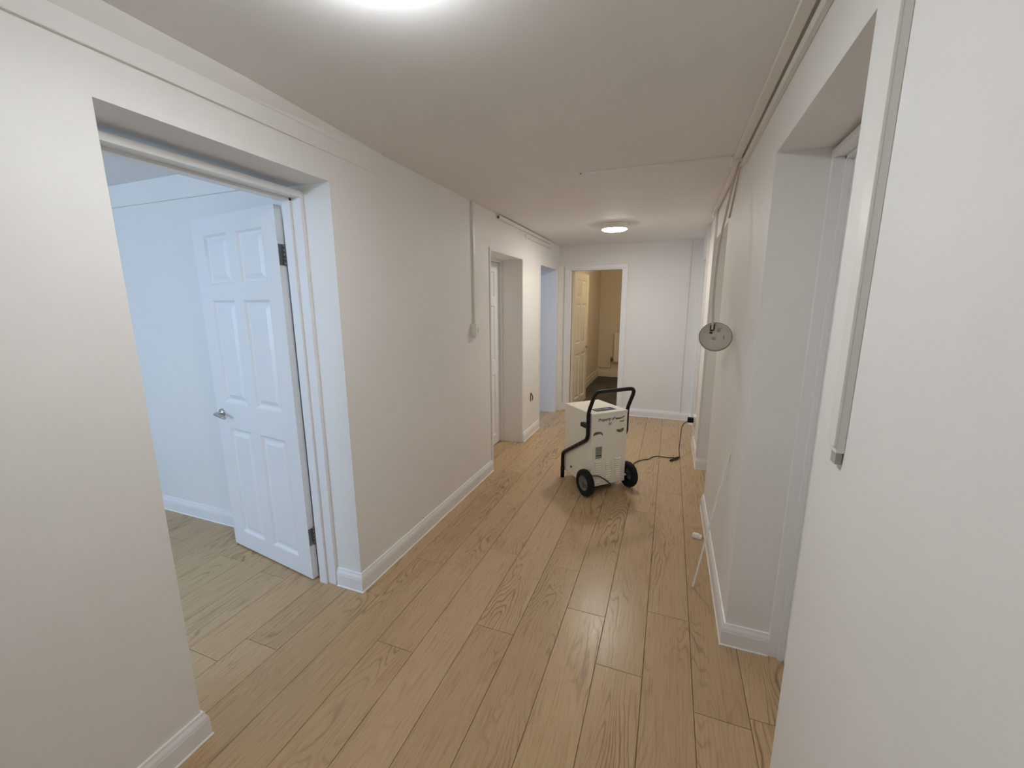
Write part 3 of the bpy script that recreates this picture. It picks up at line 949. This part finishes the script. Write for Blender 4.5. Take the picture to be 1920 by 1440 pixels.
# a second flex dropping from the junction box to the wall trunking
fx = MB().tube([(0.300, 2.70, 2.235), (0.302, 2.74, 2.225), (0.306, 2.82, 2.19), (0.309, 2.95, 2.13), (0.3108, 3.05, 2.08), (0.3108, 3.12, 2.04)], 0.0052, 8, smooth=4).build('loose_flex', BEIGEC)
tag(fx, 'loose beige flex sagging along the top of the right wall past the junction box', 'cable')

# ------------------------------------------------------------------ leaning rod and the loose fitting on the floor
a, b = Vector((0.203, 2.195, 0.0)), Vector((0.3115, 2.171, 0.775))
rod = empty('trunking_rod', a)
tag(rod, 'thin white plastic rod leaning from the floor against the right wall', 'rod')
d = (b - a)
rm = MB()
qn = d.to_track_quat('Z', 'Y').to_matrix().to_4x4()
L = d.length
rm.faces([(x, y, z) for z in (0.0, L) for x, y in ((-0.0075, -0.005), (0.0075, -0.005), (0.0075, -0.001), (0.005, 0.004), (-0.005, 0.004), (-0.0075, -0.001))],
         [(0, 1, 2, 3, 4, 5), (11, 10, 9, 8, 7, 6)] + [(i, (i + 1) % 6, 6 + (i + 1) % 6, 6 + i) for i in range(6)])
rm.xform(qn @ Matrix.Translation((0, 0, 0.002))).build('strip', PLAST, rod)

fit = empty('trunking_fitting', (0.252, 2.725, 0.0), math.radians(-8))
tag(fit, 'small loose white trunking fitting lying on the floor by the right skirting', 'fitting')
MB().box(-0.028, 0.03, -0.018, 0.018, 0.0, 0.019, bev=0.003).build('body', PLAST, fit)
MB().box(-0.024, 0.012, -0.012, 0.014, 0.0188, 0.026, bev=0.002).build('cap', PLAST, fit)
MB().box(-0.0285, -0.027, -0.012, 0.012, 0.003, 0.015).build('open_mouth', SLOT, fit)['label'] = 'dark open mouth of the fitting'

# bare cable tails poking out of the left wall
ct = empty('cable_tail', (XL, 4.42, 0.45))
tag(ct, 'small brown cable stub in a hole low on the wall between far left doorways', 'cable')
MB().box(-0.001, 0.0015, -0.018, 0.018, -0.052, 0.050, bev=0.0006).build('hole', SLOT, ct)['label'] = 'ragged dark hole'
MB().tube([(0.0, 0.006, 0.03), (0.02, 0.0, 0.02), (0.026, -0.004, -0.005), (0.022, -0.006, -0.035)], 0.006, 8, smooth=4).tube([(0.0, -0.004, 0.025), (0.014, -0.012, 0.03), (0.02, -0.014, 0.048)], 0.005, 8, smooth=4).build('core', BRASS, ct)

# ------------------------------------------------------------------ radiator in the back room
CRG = mat('cream_radiator', (0.82, 0.78, 0.68), 0.4, var=0.01)
ra = empty('radiator', (-1.04, 8.69, 0.33))
tag(ra, 'cream panel radiator on the far wall of the carpeted room', 'radiator')
m = MB()
n, RW = 14, 0.80
m.box(0, RW, -0.085, -0.045, 0, 0.58, bev=0.008)
for i in range(n):
    x = 0.03 + i * (RW - 0.06) / n
    m.box(x + 0.008, x + (RW - 0.06) / n - 0.008, -0.092, -0.083, 0.04, 0.54, bev=0.003)
m.build('panel', CRG, ra)
MB().box(0.0, RW, -0.088, -0.035, 0.565, 0.592, bev=0.003).build('top_grille', CRG, ra)
for q in (0.1, RW - 0.13):
    MB().box(q, q + 0.03, -0.046, 0.008, 0.1, 0.5).build('bracket', STEEL, ra)
MB().tube([(0.0, -0.065, 0.035), (-0.045, -0.065, 0.035)], 0.011, 10).tube([(-0.045, -0.065, 0.000), (-0.045, -0.065, 0.035)], 0.013, 10).tube([(-0.045, -0.065, 0.035), (-0.045, -0.065, 0.085)], 0.019, 12).build('valve', mat('valve_brown', (0.16, 0.12, 0.08), 0.4), ra)['label'] = 'dark radiator valve'
MB().tube([(-0.045, -0.065, 0.0), (-0.045, -0.065, -0.115), (-0.05, -0.06, -0.135), (-0.07, -0.045, -0.138), (-0.31, -0.03, -0.138)], 0.0075, 8).build('pipe', mat('pipe_paint', (0.45, 0.38, 0.27), 0.5), ra)
